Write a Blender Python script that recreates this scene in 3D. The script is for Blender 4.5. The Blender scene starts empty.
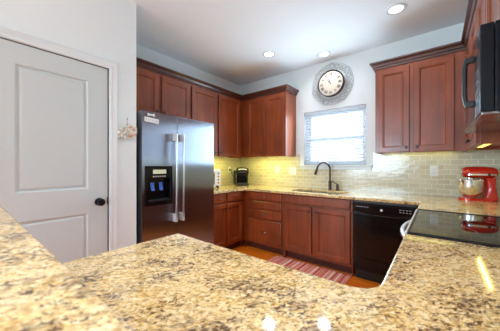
import bpy, bmesh, math, random
from mathutils import Vector, Matrix
random.seed(7)
R = math.radians
C = bpy.context.scene.collection
sc = bpy.context.scene

# ------------------------------------------------------------------ camera, world, lights, exposure
cam_d = bpy.data.cameras.new('camera')
cam = bpy.data.objects.new('camera', cam_d); C.objects.link(cam)
cam_d.sensor_width = 36.0
cam_d.lens = 36.0 * 234.0 / 500.0
cam_d.shift_y = 0.0006
cam_d.clip_start = 0.01
cam.location = (0, 0, 1.196)
cam.rotation_euler = (R(90), 0, R(38.75))
cam_d.dof.use_dof = True
cam_d.dof.focus_distance = 2.4
cam_d.dof.aperture_fstop = 4.5
sc.camera = cam

w = bpy.data.worlds.new('sky'); sc.world = w; w.use_nodes = True
bg = w.node_tree.nodes['Background']
bg.inputs[0].default_value = (0.80, 0.90, 1.0, 1)
bg.inputs[1].default_value = 3.2

def area(name, loc, rot, sx, sy, power, col):
    l = bpy.data.lights.new(name, 'AREA'); l.shape = 'RECTANGLE'; l.size = sx; l.size_y = sy
    l.energy = power; l.color = col
    o = bpy.data.objects.new(name, l); C.objects.link(o); o.location = loc; o.rotation_euler = rot
    return o
# added fill light at unseen living room windows, tilted up to brighten the ceiling
area('fill_rear_window', (-2.15, -4.25, 1.45), (R(122), 0, 0), 2.3, 1.6, 165, (0.58, 0.83, 1.0))
area('fill_side_window', (-3.95, -2.6, 1.45), (R(150), 0, R(-90)), 2.0, 1.6, 60, (0.58, 0.83, 1.0))
# daylight the white blind of the kitchen window throws in and up
area('daylight_kitchen_window', (-1.14, 3.19, 1.6), (R(-97), 0, 0), 0.82, 0.74, 21, (0.58, 0.82, 1.0))

sc.view_settings.view_transform = 'Standard'
sc.view_settings.look = 'None'
sc.view_settings.gamma = 1.0
sc.view_settings.use_curve_mapping = False
sc.view_settings.exposure = 0.31
sc.cycles.max_bounces = 12
sc.cycles.diffuse_bounces = 8

# ------------------------------------------------------------------ measures
XL, XR, YB = -2.84, 0.527, 3.25          # left wall, right wall, back wall
XP, YP = -2.135, 1.011                   # pantry wall face and its end
CEIL = 2.669
CT, BAR = 0.869, 1.022                   # worktop and bar heights
UB, UT = 1.337, 2.275                    # upper cabinets
UF = 0.31                                # upper carcass depth
BFX, BFY = -2.24, 2.65                   # base face frames, left and back run

# ------------------------------------------------------------------ materials
def nmat(name):
    m = bpy.data.materials.new(name); m.use_nodes = True
    nt = m.node_tree
    return m, nt, nt.nodes['Principled BSDF']
def node(nt, t, **kw):
    n = nt.nodes.new(t)
    for k, v in kw.items(): setattr(n, k, v)
    return n
def ramp(nt, fac, stops, interp='LINEAR'):
    n = node(nt, 'ShaderNodeValToRGB'); cr = n.color_ramp; cr.interpolation = interp
    while len(cr.elements) < len(stops): cr.elements.new(0.5)
    for e, (p, c) in zip(cr.elements, stops):
        e.position = p; e.color = (c[0], c[1], c[2], 1) if not isinstance(c, (int, float)) else (c, c, c, 1)
    nt.links.new(fac, n.inputs[0]); return n.outputs[0]
def noise(nt, vec, scale, detail=3, rough=0.5, dist=0.0):
    n = node(nt, 'ShaderNodeTexNoise'); n.inputs['Scale'].default_value = scale
    n.inputs['Detail'].default_value = detail; n.inputs['Roughness'].default_value = rough
    n.inputs['Distortion'].default_value = dist
    if vec is not None: nt.links.new(vec, n.inputs['Vector'])
    return n.outputs['Fac']
def mapping(nt, vec, scale=(1, 1, 1), rot=(0, 0, 0)):
    n = node(nt, 'ShaderNodeMapping'); n.inputs['Scale'].default_value = scale; n.inputs['Rotation'].default_value = rot
    nt.links.new(vec, n.inputs['Vector']); return n.outputs[0]
def objco(nt): return node(nt, 'ShaderNodeTexCoord').outputs['Object']
def mix(nt, fac, a, b, mode='MIX'):
    n = node(nt, 'ShaderNodeMix', data_type='RGBA', blend_type=mode)
    for s, v in ((n.inputs[0], fac), (n.inputs[6], a), (n.inputs[7], b)):
        if isinstance(v, bpy.types.NodeSocket): nt.links.new(v, s)
        elif isinstance(v, (int, float)): s.default_value = v
        else: s.default_value = (v[0], v[1], v[2], 1)
    return n.outputs[2]
def bump(nt, p, h, strength=0.1, dist=0.01):
    n = node(nt, 'ShaderNodeBump'); n.inputs['Strength'].default_value = strength; n.inputs['Distance'].default_value = dist
    nt.links.new(h, n.inputs['Height']); nt.links.new(n.outputs[0], p.inputs['Normal'])
def plain(name, col, rough=0.5, metal=0.0, coat=0.0, em=None, ems=0.0, vary=0.06, scale=25.0, spec=None, bmp=0.0):
    m, nt, p = nmat(name)
    o = objco(nt); f = noise(nt, o, scale, 3)
    c = mix(nt, f, tuple(x * (1 - vary) for x in col), tuple(min(1, x * (1 + vary)) for x in col))
    nt.links.new(c, p.inputs['Base Color'])
    p.inputs['Roughness'].default_value = rough; p.inputs['Metallic'].default_value = metal
    p.inputs['Coat Weight'].default_value = coat; p.inputs['Coat Roughness'].default_value = 0.08
    if spec is not None: p.inputs['Specular IOR Level'].default_value = spec
    if em: p.inputs['Emission Color'].default_value = (*em, 1); p.inputs['Emission Strength'].default_value = ems
    if bmp: bump(nt, p, f, bmp, 0.005)
    return m

M = {}
M['wall'] = plain('painted_wall', (0.735, 0.785, 0.785), 0.65, bmp=0.03, scale=120, vary=0.01)
M['ceiling'] = plain('ceiling_paint', (0.85, 0.90, 0.93), 0.8, vary=0.01, scale=90, bmp=0.03)
M['trim'] = plain('white_trim', (0.70, 0.74, 0.745), 0.35, vary=0.01)
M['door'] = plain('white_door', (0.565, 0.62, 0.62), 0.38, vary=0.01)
M['white'] = plain('white_plastic', (0.8, 0.8, 0.79), 0.35, vary=0.01)
def slatmat():
    m, nt, p = nmat('white_blind_slat')
    p.inputs['Base Color'].default_value = (0.86, 0.88, 0.90, 1); p.inputs['Roughness'].default_value = 0.4
    t = node(nt, 'ShaderNodeBsdfTranslucent'); t.inputs['Color'].default_value = (0.78, 0.86, 0.94, 1)
    mx = node(nt, 'ShaderNodeMixShader'); mx.inputs[0].default_value = 0.5
    nt.links.new(p.outputs[0], mx.inputs[1]); nt.links.new(t.outputs[0], mx.inputs[2])
    nt.links.new(mx.outputs[0], nt.nodes['Material Output'].inputs['Surface'])
    return m
M['slat'] = slatmat()
M['black'] = plain('black_gloss', (0.006, 0.006, 0.007), 0.14, spec=0.3)
M['blackm'] = plain('black_matte', (0.010, 0.010, 0.011), 0.45)
M['glass_black'] = plain('black_glass', (0.004, 0.004, 0.005), 0.04)
M['bronze'] = plain('dark_bronze', (0.09, 0.07, 0.06), 0.28, metal=0.9)
M['pull'] = plain('glint_metal', (0.30, 0.26, 0.23), 0.25, metal=1.0)  # lightened to put the glints of the drawer pulls into the colour
M['chrome'] = plain('chrome', (0.8, 0.8, 0.8), 0.15, metal=1.0)
M['silver'] = plain('silver_enamel', (0.72, 0.74, 0.74), 0.25, metal=0.3)
M['steel_bowl'] = plain('polished_steel', (0.86, 0.85, 0.82), 0.16, metal=1.0)
M['sinksteel'] = plain('sink_steel', (0.2, 0.2, 0.2), 0.3, metal=1.0)
M['red'] = plain('red_enamel', (0.50, 0.012, 0.006), 0.15, coat=0.8)
M['cream'] = plain('clock_face_paper', (0.56, 0.49, 0.41), 0.5, vary=0.08, scale=8)
M['ink'] = plain('dark_ink', (0.06, 0.045, 0.035), 0.5)
M['wire'] = plain('grey_wire', (0.42, 0.42, 0.43), 0.4, metal=0.4)
M['rim'] = plain('clock_rim', (0.045, 0.028, 0.022), 0.3, metal=0.4)
M['shell'] = plain('pale_shell', (0.82, 0.70, 0.58), 0.6, vary=0.3, scale=60)
M['coral'] = plain('coral_shell', (0.62, 0.27, 0.16), 0.6, vary=0.3, scale=60)
M['greygreen'] = plain('greygreen_shell', (0.42, 0.45, 0.38), 0.6, vary=0.3, scale=60)
M['twine'] = plain('twine', (0.45, 0.36, 0.28), 0.8)
M['lens'] = plain('lamp_lens', (1, 1, 1), 0.5, em=(1.0, 0.97, 0.92), ems=5.0)
M['strip'] = plain('strip_lens', (1, 0.9, 0.6), 0.5, em=(1.0, 0.72, 0.12), ems=1.8)
M['strip_dim'] = plain('strip_lens_dim', (1, 0.9, 0.6), 0.5, em=(1.0, 0.72, 0.12), ems=0.5)
M['lcd'] = plain('lcd', (0.3, 0.3, 0.2), 0.3, em=(0.8, 0.82, 0.6), ems=0.35)
M['bluelit'] = plain('blue_glow', (0.03, 0.07, 0.25), 0.3, em=(0.12, 0.28, 1.0), ems=0.18)  # glow painted onto the paddles for the dispenser's blue light
M['btn_red'] = plain('red_button', (0.6, 0.05, 0.04), 0.4)
M['btn_blue'] = plain('blue_button', (0.05, 0.12, 0.5), 0.4)
M['screen'] = plain('green_dark_screen', (0.015, 0.03, 0.025), 0.08)
M['greymetal'] = plain('dark_grey_paint', (0.05, 0.05, 0.055), 0.4)

def wood(name, dark, mid, light, coat=0.32, rough=0.40):
    m, nt, p = nmat(name)
    o = objco(nt)
    oi = node(nt, 'ShaderNodeObjectInfo')
    va = node(nt, 'ShaderNodeVectorMath', operation='ADD'); sca = node(nt, 'ShaderNodeVectorMath', operation='SCALE')
    cx = node(nt, 'ShaderNodeCombineXYZ')
    for i in range(3): nt.links.new(oi.outputs['Random'], cx.inputs[i])
    nt.links.new(cx.outputs[0], sca.inputs[0]); sca.inputs['Scale'].default_value = 17.0
    nt.links.new(o, va.inputs[0]); nt.links.new(sca.outputs[0], va.inputs[1])
    g = noise(nt, mapping(nt, va.outputs[0], (22, 22, 1.6)), 1.0, 5, 0.6, 0.6)
    b = noise(nt, mapping(nt, va.outputs[0], (4, 4, 2.2)), 1.0, 3, 0.5, 0.3)
    c1 = ramp(nt, g, [(0.15, dark), (0.52, mid), (0.9, light)])
    c2 = ramp(nt, b, [(0.3, (0.72, 0.68, 0.66)), (0.7, (1.15, 1.12, 1.1))])
    nt.links.new(mix(nt, 1.0, c1, c2, 'MULTIPLY'), p.inputs['Base Color'])
    p.inputs['Roughness'].default_value = rough
    p.inputs['Coat Weight'].default_value = coat; p.inputs['Coat Roughness'].default_value = 0.16
    bump(nt, p, g, 0.05, 0.003)
    return m
M['cherry'] = wood('cherry_wood', (0.15, 0.025, 0.004), (0.25, 0.048, 0.008), (0.34, 0.078, 0.015))
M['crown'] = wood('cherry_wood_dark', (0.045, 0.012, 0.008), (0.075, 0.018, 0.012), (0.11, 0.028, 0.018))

def granite():
    m, nt, p = nmat('polished_granite')
    o = objco(nt)
    st = mapping(nt, mapping(nt, o, (1, 1, 1), (0, 0, R(-48))), (0.85, 1.3, 1.1))
    wn = node(nt, 'ShaderNodeTexNoise'); wn.inputs['Scale'].default_value = 22; nt.links.new(st, wn.inputs['Vector'])
    wv = node(nt, 'ShaderNodeVectorMath', operation='MULTIPLY_ADD')
    nt.links.new(wn.outputs['Color'], wv.inputs[0]); wv.inputs[1].default_value = (0.03, 0.03, 0.03); nt.links.new(st, wv.inputs[2])
    v = wv.outputs[0]
    big = noise(nt, v, 9, 3, 0.6)
    base = ramp(nt, noise(nt, v, 75, 4, 0.65), [(0.32, (0.40, 0.22, 0.06)), (0.43, (0.70, 0.46, 0.16)), (0.52, (0.88, 0.66, 0.30)), (0.66, (0.95, 0.83, 0.54))])
    c = mix(nt, ramp(nt, noise(nt, v, 16, 3, 0.6), [(0.45, 0.0), (0.62, 0.55)]), base, (0.86, 0.68, 0.40))
    c = mix(nt, ramp(nt, noise(nt, v, 95, 3, 0.6), [(0.53, 0.0), (0.62, 0.7)]), c, (0.42, 0.24, 0.09))
    def fleck(scale, lo, hi, k, col, cc, det=3):
        ad = node(nt, 'ShaderNodeMath', operation='MULTIPLY_ADD'); nt.links.new(big, ad.inputs[0]); ad.inputs[1].default_value = 0.55
        nt.links.new(noise(nt, v, scale, det, 0.65, 0.3), ad.inputs[2])
        return mix(nt, ramp(nt, ad.outputs[0], [(lo, 0.0), (hi, k)]), cc, col)
    c = fleck(48, 0.82, 0.90, 0.6, (0.26, 0.17, 0.10), c)
    c = fleck(90, 0.848, 0.885, 0.92, (0.10, 0.05, 0.025), c)
    c = mix(nt, ramp(nt, noise(nt, v, 170, 2, 0.5), [(0.62, 0.0), (0.67, 0.85)]), c, (0.13, 0.055, 0.025))
    nt.links.new(c, p.inputs['Base Color'])
    p.inputs['Roughness'].default_value = 0.07
    p.inputs['Coat Weight'].default_value = 0.3; p.inputs['Coat Roughness'].default_value = 0.04
    return m
M['granite'] = granite()

def tile(name, axis):
    m, nt, p = nmat(name)
    s = node(nt, 'ShaderNodeSeparateXYZ'); nt.links.new(objco(nt), s.inputs[0])
    cx = node(nt, 'ShaderNodeCombineXYZ')
    nt.links.new(s.outputs[axis], cx.inputs[0]); nt.links.new(s.outputs['Z'], cx.inputs[1])
    b = node(nt, 'ShaderNodeTexBrick'); nt.links.new(cx.outputs[0], b.inputs['Vector'])
    b.inputs['Scale'].default_value = 1.0; b.inputs['Brick Width'].default_value = 0.105; b.inputs['Row Height'].default_value = 0.0525
    b.inputs['Mortar Size'].default_value = 0.0030; b.inputs['Mortar Smooth'].default_value = 0.3; b.inputs['Bias'].default_value = 0.0
    b.inputs['Color1'].default_value = (0.55, 0.49, 0.34, 1); b.inputs['Color2'].default_value = (0.66, 0.60, 0.44, 1)
    b.inputs['Mortar'].default_value = (0.80, 0.77, 0.66, 1)
    nt.links.new(b.outputs['Color'], p.inputs['Base Color'])
    p.inputs['Roughness'].default_value = 0.16; p.inputs['Coat Weight'].default_value = 0.25; p.inputs['Coat Roughness'].default_value = 0.08
    wob = noise(nt, mapping(nt, cx.outputs[0], (14, 26, 1)), 1.0, 2)
    mm = node(nt, 'ShaderNodeMath', operation='MULTIPLY_ADD'); nt.links.new(b.outputs['Fac'], mm.inputs[0]); mm.inputs[1].default_value = -0.6; nt.links.new(wob, mm.inputs[2])
    bump(nt, p, mm.outputs[0], 0.4, 0.005)
    return m
M['tile_x'] = tile('glass_subway_tile', 'X')
M['tile_y'] = tile('glass_subway_tile_side', 'Y')

def steel(name, rough=0.27):
    m, nt, p = nmat(name)
    o = objco(nt)
    g = noise(nt, mapping(nt, o, (400, 400, 3)), 1.0, 2)
    nt.links.new(mix(nt, g, (0.32, 0.36, 0.43), (0.39, 0.43, 0.50)), p.inputs['Base Color'])
    p.inputs['Metallic'].default_value = 1.0; p.inputs['Roughness'].default_value = rough
    p.inputs['Anisotropic'].default_value = 1.0
    t = node(nt, 'ShaderNodeCombineXYZ'); t.inputs[0].default_value = 0; t.inputs[1].default_value = 1; t.inputs[2].default_value = 0
    nt.links.new(t.outputs[0], p.inputs['Tangent'])
    return m
M['steel'] = steel('brushed_stainless')
M['handlesteel'] = plain('satin_steel', (0.5, 0.5, 0.52), 0.28, metal=1.0)
M['under'] = plain('dark_metal_plate', (0.22, 0.21, 0.20), 0.16, metal=1.0)
M['blackside'] = plain('black_painted_metal', (0.006, 0.007, 0.010), 0.3, spec=0.2)

def floorwood():
    m, nt, p = nmat('oak_floor')
    s = node(nt, 'ShaderNodeSeparateXYZ'); nt.links.new(objco(nt), s.inputs[0])
    cx = node(nt, 'ShaderNodeCombineXYZ'); nt.links.new(s.outputs['X'], cx.inputs[0]); nt.links.new(s.outputs['Y'], cx.inputs[1])
    b = node(nt, 'ShaderNodeTexBrick'); nt.links.new(cx.outputs[0], b.inputs['Vector'])
    b.inputs['Scale'].default_value = 1.0; b.inputs['Brick Width'].default_value = 1.1; b.inputs['Row Height'].default_value = 0.085
    b.inputs['Mortar Size'].default_value = 0.0016; b.offset = 0.37
    b.inputs['Color1'].default_value = (0.95, 0.25, 0.010, 1); b.inputs['Color2'].default_value = (0.80, 0.17, 0.006, 1); b.inputs['Mortar'].default_value = (0.15, 0.055, 0.015, 1)
    g = noise(nt, mapping(nt, cx.outputs[0], (3, 45, 1)), 1.0, 4, 0.6, 0.4)
    c = mix(nt, 1.0, b.outputs['Color'], ramp(nt, g, [(0.3, (0.7, 0.65, 0.6)), (0.7, (1.15, 1.15, 1.15))]), 'MULTIPLY')
    nt.links.new(c, p.inputs['Base Color']); p.inputs['Roughness'].default_value = 0.35; p.inputs['Specular IOR Level'].default_value = 0.3
    return m
M['floor'] = floorwood()

def rugmat():
    m, nt, p = nmat('striped_rug_weave')
    s = node(nt, 'ShaderNodeSeparateXYZ'); nt.links.new(objco(nt), s.inputs[0])
    n = node(nt, 'ShaderNodeTexNoise', noise_dimensions='1D'); n.inputs['Scale'].default_value = 26; n.inputs['Detail'].default_value = 3
    nt.links.new(s.outputs['X'], n.inputs['W'])
    c = ramp(nt, n.outputs['Fac'], [(0.0, (0.52, 0.06, 0.05)), (0.40, (0.78, 0.20, 0.15)), (0.46, (0.90, 0.54, 0.44)), (0.50, (0.64, 0.12, 0.10)), (0.55, (0.85, 0.38, 0.30)), (0.61, (0.88, 0.66, 0.54))], 'CONSTANT')
    nt.links.new(c, p.inputs['Base Color']); p.inputs['Roughness'].default_value = 0.9
    bump(nt, p, noise(nt, mapping(nt, objco(nt), (300, 120, 1)), 1.0, 2), 0.4, 0.003)
    return m
M['rug'] = rugmat()

def glassmat():
    m, nt, p = nmat('window_glass')
    nt.nodes.remove(p)
    out = nt.nodes['Material Output']
    t = node(nt, 'ShaderNodeBsdfTransparent'); g = node(nt, 'ShaderNodeBsdfGlossy'); g.inputs['Roughness'].default_value = 0.0
    mx = node(nt, 'ShaderNodeMixShader'); mx.inputs[0].default_value = 0.06
    nt.links.new(t.outputs[0], mx.inputs[1]); nt.links.new(g.outputs[0], mx.inputs[2]); nt.links.new(mx.outputs[0], out.inputs['Surface'])
    return m
M['glass'] = glassmat()

# ------------------------------------------------------------------ builders
def wn_(o):
    md = o.modifiers.new('weighted_normals', 'WEIGHTED_NORMAL'); md.keep_sharp = True; md.weight = 80
class MB:
    def __init__(s): s.bm = bmesh.new()
    def box(s, x0, x1, y0, y1, z0, z1, bev=0.0, seg=2):
        bm = s.bm
        vs = [bm.verts.new(p) for p in ((x0,y0,z0),(x1,y0,z0),(x1,y1,z0),(x0,y1,z0),(x0,y0,z1),(x1,y0,z1),(x1,y1,z1),(x0,y1,z1))]
        fs = [bm.faces.new([vs[i] for i in q]) for q in ((0,3,2,1),(4,5,6,7),(0,1,5,4),(1,2,6,5),(2,3,7,6),(3,0,4,7))]
        if bev:
            es = list({e for f in fs for e in f.edges})
            bmesh.ops.bevel(bm, geom=es, offset=bev, segments=seg, affect='EDGES', profile=0.5)
        return s
    def rings(s, rings, cap0=True, cap1=True, closed=False):
        bm = s.bm
        vr = [[bm.verts.new(p) for p in r] for r in rings]
        n = len(vr[0]); m = len(vr)
        for i in range(m if closed else m - 1):
            a, b = vr[i], vr[(i + 1) % m]
            for j in range(n):
                k = (j + 1) % n
                bm.faces.new((a[j], a[k], b[k], b[j]))
        if not closed:
            if cap0: bm.faces.new(list(reversed(vr[0])))
            if cap1: bm.faces.new(vr[-1])
        return s
    def lathe(s, prof, c=(0,0,0), axis='z', seg=24, cap0=True, cap1=True):
        rs = []
        for r, h in prof:
            ring = []
            for k in range(seg):
                a = 2*math.pi*k/seg; u, v = r*math.cos(a), r*math.sin(a)
                p = {'z': (u, v, h), 'x': (h, u, v), 'y': (v, h, u)}[axis]
                ring.append((p[0]+c[0], p[1]+c[1], p[2]+c[2]))
            rs.append(ring)
        return s.rings(rs, cap0, cap1)
    def tube(s, pts, r, seg=10, closed=False):
        pts = [Vector(p) for p in pts]; n = len(pts)
        rr = r if isinstance(r, (list, tuple)) else [r]*n
        T = []
        for i in range(n):
            if closed: d = pts[(i+1) % n]-pts[i-1]
            else: d = pts[min(i+1, n-1)]-pts[max(i-1, 0)]
            T.append(d.normalized())
        up = Vector((0,0,1)) if abs(T[0].z) < 0.9 else Vector((0,1,0))
        nrm = (up - T[0]*up.dot(T[0])).normalized()
        rs = []
        for i in range(n):
            nrm = (nrm - T[i]*nrm.dot(T[i])).normalized(); b = T[i].cross(nrm)
            rs.append([pts[i] + (nrm*math.cos(2*math.pi*k/seg) + b*math.sin(2*math.pi*k/seg))*rr[i] for k in range(seg)])
        return s.rings(rs, closed=closed)
    def steps(s, x0, x1, z0, z1, loops, back=None):
        """stepped rectangle facing -y: loops = [(inset, y), ...]"""
        rs = [[(x0+i, y, z0+i), (x1-i, y, z0+i), (x1-i, y, z1-i), (x0+i, y, z1-i)] for i, y in loops]
        return s.rings(rs, cap0=back is not None, cap1=True)
    def prism(s, pts, a0, a1, axis='x'):
        f = {'x': lambda p, a: (a, p[0], p[1]), 'y': lambda p, a: (p[0], a, p[1]), 'z': lambda p, a: (p[0], p[1], a)}[axis]
        return s.rings([[f(p, a0) for p in pts], [f(p, a1) for p in pts]])
    def ball(s, c, r, sc3=(1,1,1), u=14, v=9):
        prof = [(max(1e-4, math.sin(math.pi*i/v))*r, -math.cos(math.pi*i/v)*r) for i in range(v+1)]
        rs = [[(c[0]+rad*math.cos(2*math.pi*k/u)*sc3[0], c[1]+rad*math.sin(2*math.pi*k/u)*sc3[1], c[2]+h*sc3[2]) for k in range(u)] for rad, h in prof]
        return s.rings(rs)
    def xform(s, mat): bmesh.ops.transform(s.bm, matrix=mat, verts=s.bm.verts); return s
    def mesh(s, name):
        bmesh.ops.recalc_face_normals(s.bm, faces=s.bm.faces)
        me = bpy.data.meshes.new(name); s.bm.to_mesh(me); s.bm.free()
        for p in me.polygons: p.use_smooth = True
        me.set_sharp_from_angle(angle=R(32))
        return me
    def build(s, name, m, parent=None, label=None):
        o = bpy.data.objects.new(name, s.mesh(name)); C.objects.link(o)
        o.data.materials.append(M[m])
        wn_(o)
        if parent is not None: o.parent = parent
        if label: o['label'] = label
        return o

def tag(o, label, cat, group=None, kind=None):
    o['label'] = label; o['category'] = cat
    if group: o['group'] = group
    if kind: o['kind'] = kind
    return o
def thing(name, label, cat, loc=(0,0,0), rz=0, group=None):
    o = bpy.data.objects.new(name, None); C.objects.link(o); o.empty_display_size = 0.1
    o.location = loc; o.rotation_euler = (0, 0, R(rz))
    return tag(o, label, cat, group)
def struct(mb, name, m, label=None, cat=None):
    o = mb.build(name, m); o['kind'] = 'structure'
    if label: o['label'] = label
    if cat: o['category'] = cat
    return o
def structroot(name, loc=(0,0,0), rz=0, label=None, cat=None):
    o = bpy.data.objects.new(name, None); C.objects.link(o); o.location = loc; o.rotation_euler = (0,0,R(rz)); o['kind'] = 'structure'
    if label: o['label'] = label
    if cat: o['category'] = cat
    return o
def copy_tree(o, parent=None):
    c = o.copy(); C.objects.link(c)
    if parent is not None: c.parent = parent
    for ch in list(o.children): copy_tree(ch, c)
    return c

# ------------------------------------------------------------------ the setting
struct(MB().box(-4.6, 0.7, -4.6, 3.4, -0.1, 0.0), 'floor', 'floor', 'orange brown oak plank floor', 'floor')
struct(MB().box(-4.6, 0.7, -4.6, 3.4, CEIL, CEIL+0.1), 'ceiling', 'ceiling', 'pale grey flat ceiling with three recessed lights', 'ceiling')
struct(MB().box(XL-0.12, XL, YP-0.081, YB+0.14, 0, CEIL), 'wall_left', 'wall', 'pale wall behind the refrigerator', 'wall')
struct(MB().box(XR, XR+0.12, -4.3, YB+0.14, 0, CEIL), 'wall_right', 'wall', 'pale wall behind the range', 'wall')
WX0, WX1, WZ0, WZ1 = -1.568, -0.713, 1.208, 1.989
b = MB()
b.box(XL, WX0, YB, YB+0.14, 0, CEIL).box(WX1, XR, YB, YB+0.14, 0, CEIL)
b.box(WX0, WX1, YB, YB+0.14, 0, WZ0).box(WX0, WX1, YB, YB+0.14, WZ1, CEIL)
struct(b, 'wall_back', 'wall', 'pale wall around the kitchen window', 'wall')
DY0, DY1, DZ = 0.09, 0.778, 1.997
b = MB()
b.box(XP-0.10, XP, DY1+0.006, YP, 0, CEIL).box(XP-0.10, XP, DY0-0.006, DY1+0.006, DZ+0.006, CEIL).box(XP-0.10, XP, -1.0, DY0-0.006, 0, CEIL)
b.box(XL-0.12, XP-0.10, YP-0.08, YP, 0, CEIL)
struct(b, 'wall_pantry', 'wall', 'pale wall holding the white two panel door', 'wall')
struct(MB().box(-4.0, XP-0.10, -1.1, -1.0, 0, CEIL), 'wall_side', 'wall')
b = MB(); b.box(-4.1, -4.0, -1.6, -1.0, 0, CEIL).box(-4.1, -4.0, -4.3, -3.6, 0, CEIL).box(-4.1, -4.0, -3.6, -1.6, 0, 0.65).box(-4.1, -4.0, -3.6, -1.6, 2.25, CEIL)
struct(b, 'wall_living', 'wall')
b = MB(); b.box(-4.1, -3.35, -4.4, -4.3, 0, CEIL).box(-0.95, XR+0.12, -4.4, -4.3, 0, CEIL).box(-3.35, -0.95, -4.4, -4.3, 0, 0.65).box(-3.35, -0.95, -4.4, -4.3, 2.25, CEIL)
struct(b, 'wall_rear', 'wall')
struct(MB().box(-1.48, XR, -0.12, 0.02, 0, BAR-0.031), 'wall_bar', 'wall', 'low wall carrying the raised granite bar', 'wall')

# backsplash tile
b = MB(); b.box(XL+0.008, XR, YB-0.008, YB, CT, UB+0.02).box(-1.70, -0.55, YB-0.008, YB, UB+0.02, 1.34)
bm = MB(); bm.box(XL+0.008, WX0-0.066, YB-0.008, YB-0.0005, CT, UB+0.035); bm.box(WX1+0.08, XR, YB-0.008, YB-0.0005, CT, UB+0.035); bm.box(WX0-0.066, WX1+0.08, YB-0.008, YB-0.0005, CT, WZ0-0.035)
b.bm.free()
struct(bm, 'backsplash_back', 'tile_x', 'cream glass subway tile backsplash under the window', 'backsplash')
struct(MB().box(XL+0.0005, XL+0.008, 1.97, YB-0.0005, CT, UB+0.035), 'backsplash_left', 'tile_y', 'cream glass subway tile backsplash beside the refrigerator', 'backsplash')
struct(MB().box(XR-0.008, XR-0.0005, 0.0, YB-0.009, CT, UB+0.035), 'backsplash_right', 'tile_y', 'cream glass subway tile backsplash behind the range', 'backsplash')

# pantry door and its casing
d = structroot('door_1', (XP-0.005, DY0, 0), 90, 'white two panel pantry door with black knob', 'door')
W, st = DY1-DY0-0.003, 0.135
b = MB(); t = 0.035
b.box(0, st, 0, t, 0.008, DZ).box(W-st, W, 0, t, 0.008, DZ)
PL = [(0.22, 0.828), (1.011, 1.867)]
b.box(st, W-st, 0, t, 0.008, PL[0][0]).box(st, W-st, 0, t, PL[0][1], PL[1][0]).box(st, W-st, 0, t, PL[1][1], DZ)
for z0, z1 in PL:
    b.steps(st, W-st, z0, z1, [(0, 0), (0.006, 0.002), (0.012, 0.011), (0.024, 0.014), (0.034, 0.006), (0.040, 0.005)])
b.build('door_panel', 'door', d)
k = MB(); ky, kz = 0.622, 0.906
k.lathe([(0.031, 0.0), (0.031, -0.006), (0.024, -0.010), (0.012, -0.013), (0.011, -0.032), (0.020, -0.038), (0.028, -0.048), (0.029, -0.056), (0.024, -0.066), (0.012, -0.071), (0.001, -0.072)], (ky, 0, kz), 'y', 24)
k.build('door_knob', 'blackside', d)
MB().box(W-0.004, W+0.008, -0.003, 0.02, kz-0.03, kz+0.03, 0.002).build('latch_plate', 'blackm', d)
b = MB()
CW = 0.062
prof = [(0, 0), (0, 0.010), (0.012, 0.014), (0.020, 0.011), (0.040, 0.017), (0.054, 0.020), (CW, 0.018), (CW, 0)]   # (out, thick)
y1 = DY1+0.008; zt = DZ+0.008; y0 = DY0-0.008
def cas(path):
    rs = []
    for (py, pz, ny, nz) in path:
        rs.append([(XP+th, py+ny*o_, pz+nz*o_) for o_, th in prof])
    return rs
b.rings(cas([(y0, 0, -1, 0), (y0, zt, -1, 1), (y1, zt, 1, 1), (y1, 0, 1, 0)]))
struct(b, 'trim_door', 'trim', 'white moulded casing around the pantry door', 'door casing')
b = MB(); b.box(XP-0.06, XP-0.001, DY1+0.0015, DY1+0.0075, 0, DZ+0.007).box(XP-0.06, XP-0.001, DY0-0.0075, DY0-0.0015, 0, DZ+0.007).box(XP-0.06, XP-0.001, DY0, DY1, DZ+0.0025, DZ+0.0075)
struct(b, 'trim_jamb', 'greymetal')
struct(MB().box(XP, XP+0.014, y1+CW+0.001, YP, 0, 0.09, 0.003), 'baseboard_pantry', 'trim')
struct(MB().box(XP, XP+0.014, -1.0, y0-CW-0.001, 0, 0.09, 0.003), 'baseboard_side', 'trim')

# kitchen window
win = structroot('window_1', (0, 0, 0), 0, 'white double hung window above the sink', 'window')
b = MB(); ya, yb = YB+0.085, YB+0.138; fw = 0.045
def frame(b, x0, x1, z0, z1, ya, yb, w_):
    b.box(x0, x0+w_, ya, yb, z0, z1).box(x1-w_, x1, ya, yb, z0, z1).box(x0+w_, x1-w_, ya, yb, z0, z0+w_).box(x0+w_, x1-w_, ya, yb, z1-w_, z1)
frame(b, WX0, WX1, WZ0, WZ1, ya, yb, 0.03); b.build('window_frame', 'trim', win)
zm = 1.566
for z0, z1, yy in ((WZ0+0.03, zm+0.02, ya+0.004), (zm-0.02, WZ1-0.03, ya+0.026)):
    b = MB(); frame(b, WX0+0.03, WX1-0.03, z0, z1, yy, yy+0.022, 0.034); s_ = b.build('sash', 'trim', win)
    MB().box(WX0+0.064, WX1-0.064, yy+0.009, yy+0.012, z0+0.034, z1-0.034).build('pane', 'glass', s_)
MB().box(-1.15, -1.09, ya-0.004, ya+0.008, zm+0.018, zm+0.03, 0.003).build('sash_lock', 'white', win)
b = MB(); b.box(WX0-0.066, WX1+0.08, YB-0.030, YB+0.085, WZ0-0.022, WZ0, 0.004).box(WX0-0.055, WX1+0.07, YB-0.018, YB-0.0005, WZ0-0.062, WZ0-0.022, 0.004)
b.build('window_sill', 'trim', win)

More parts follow.
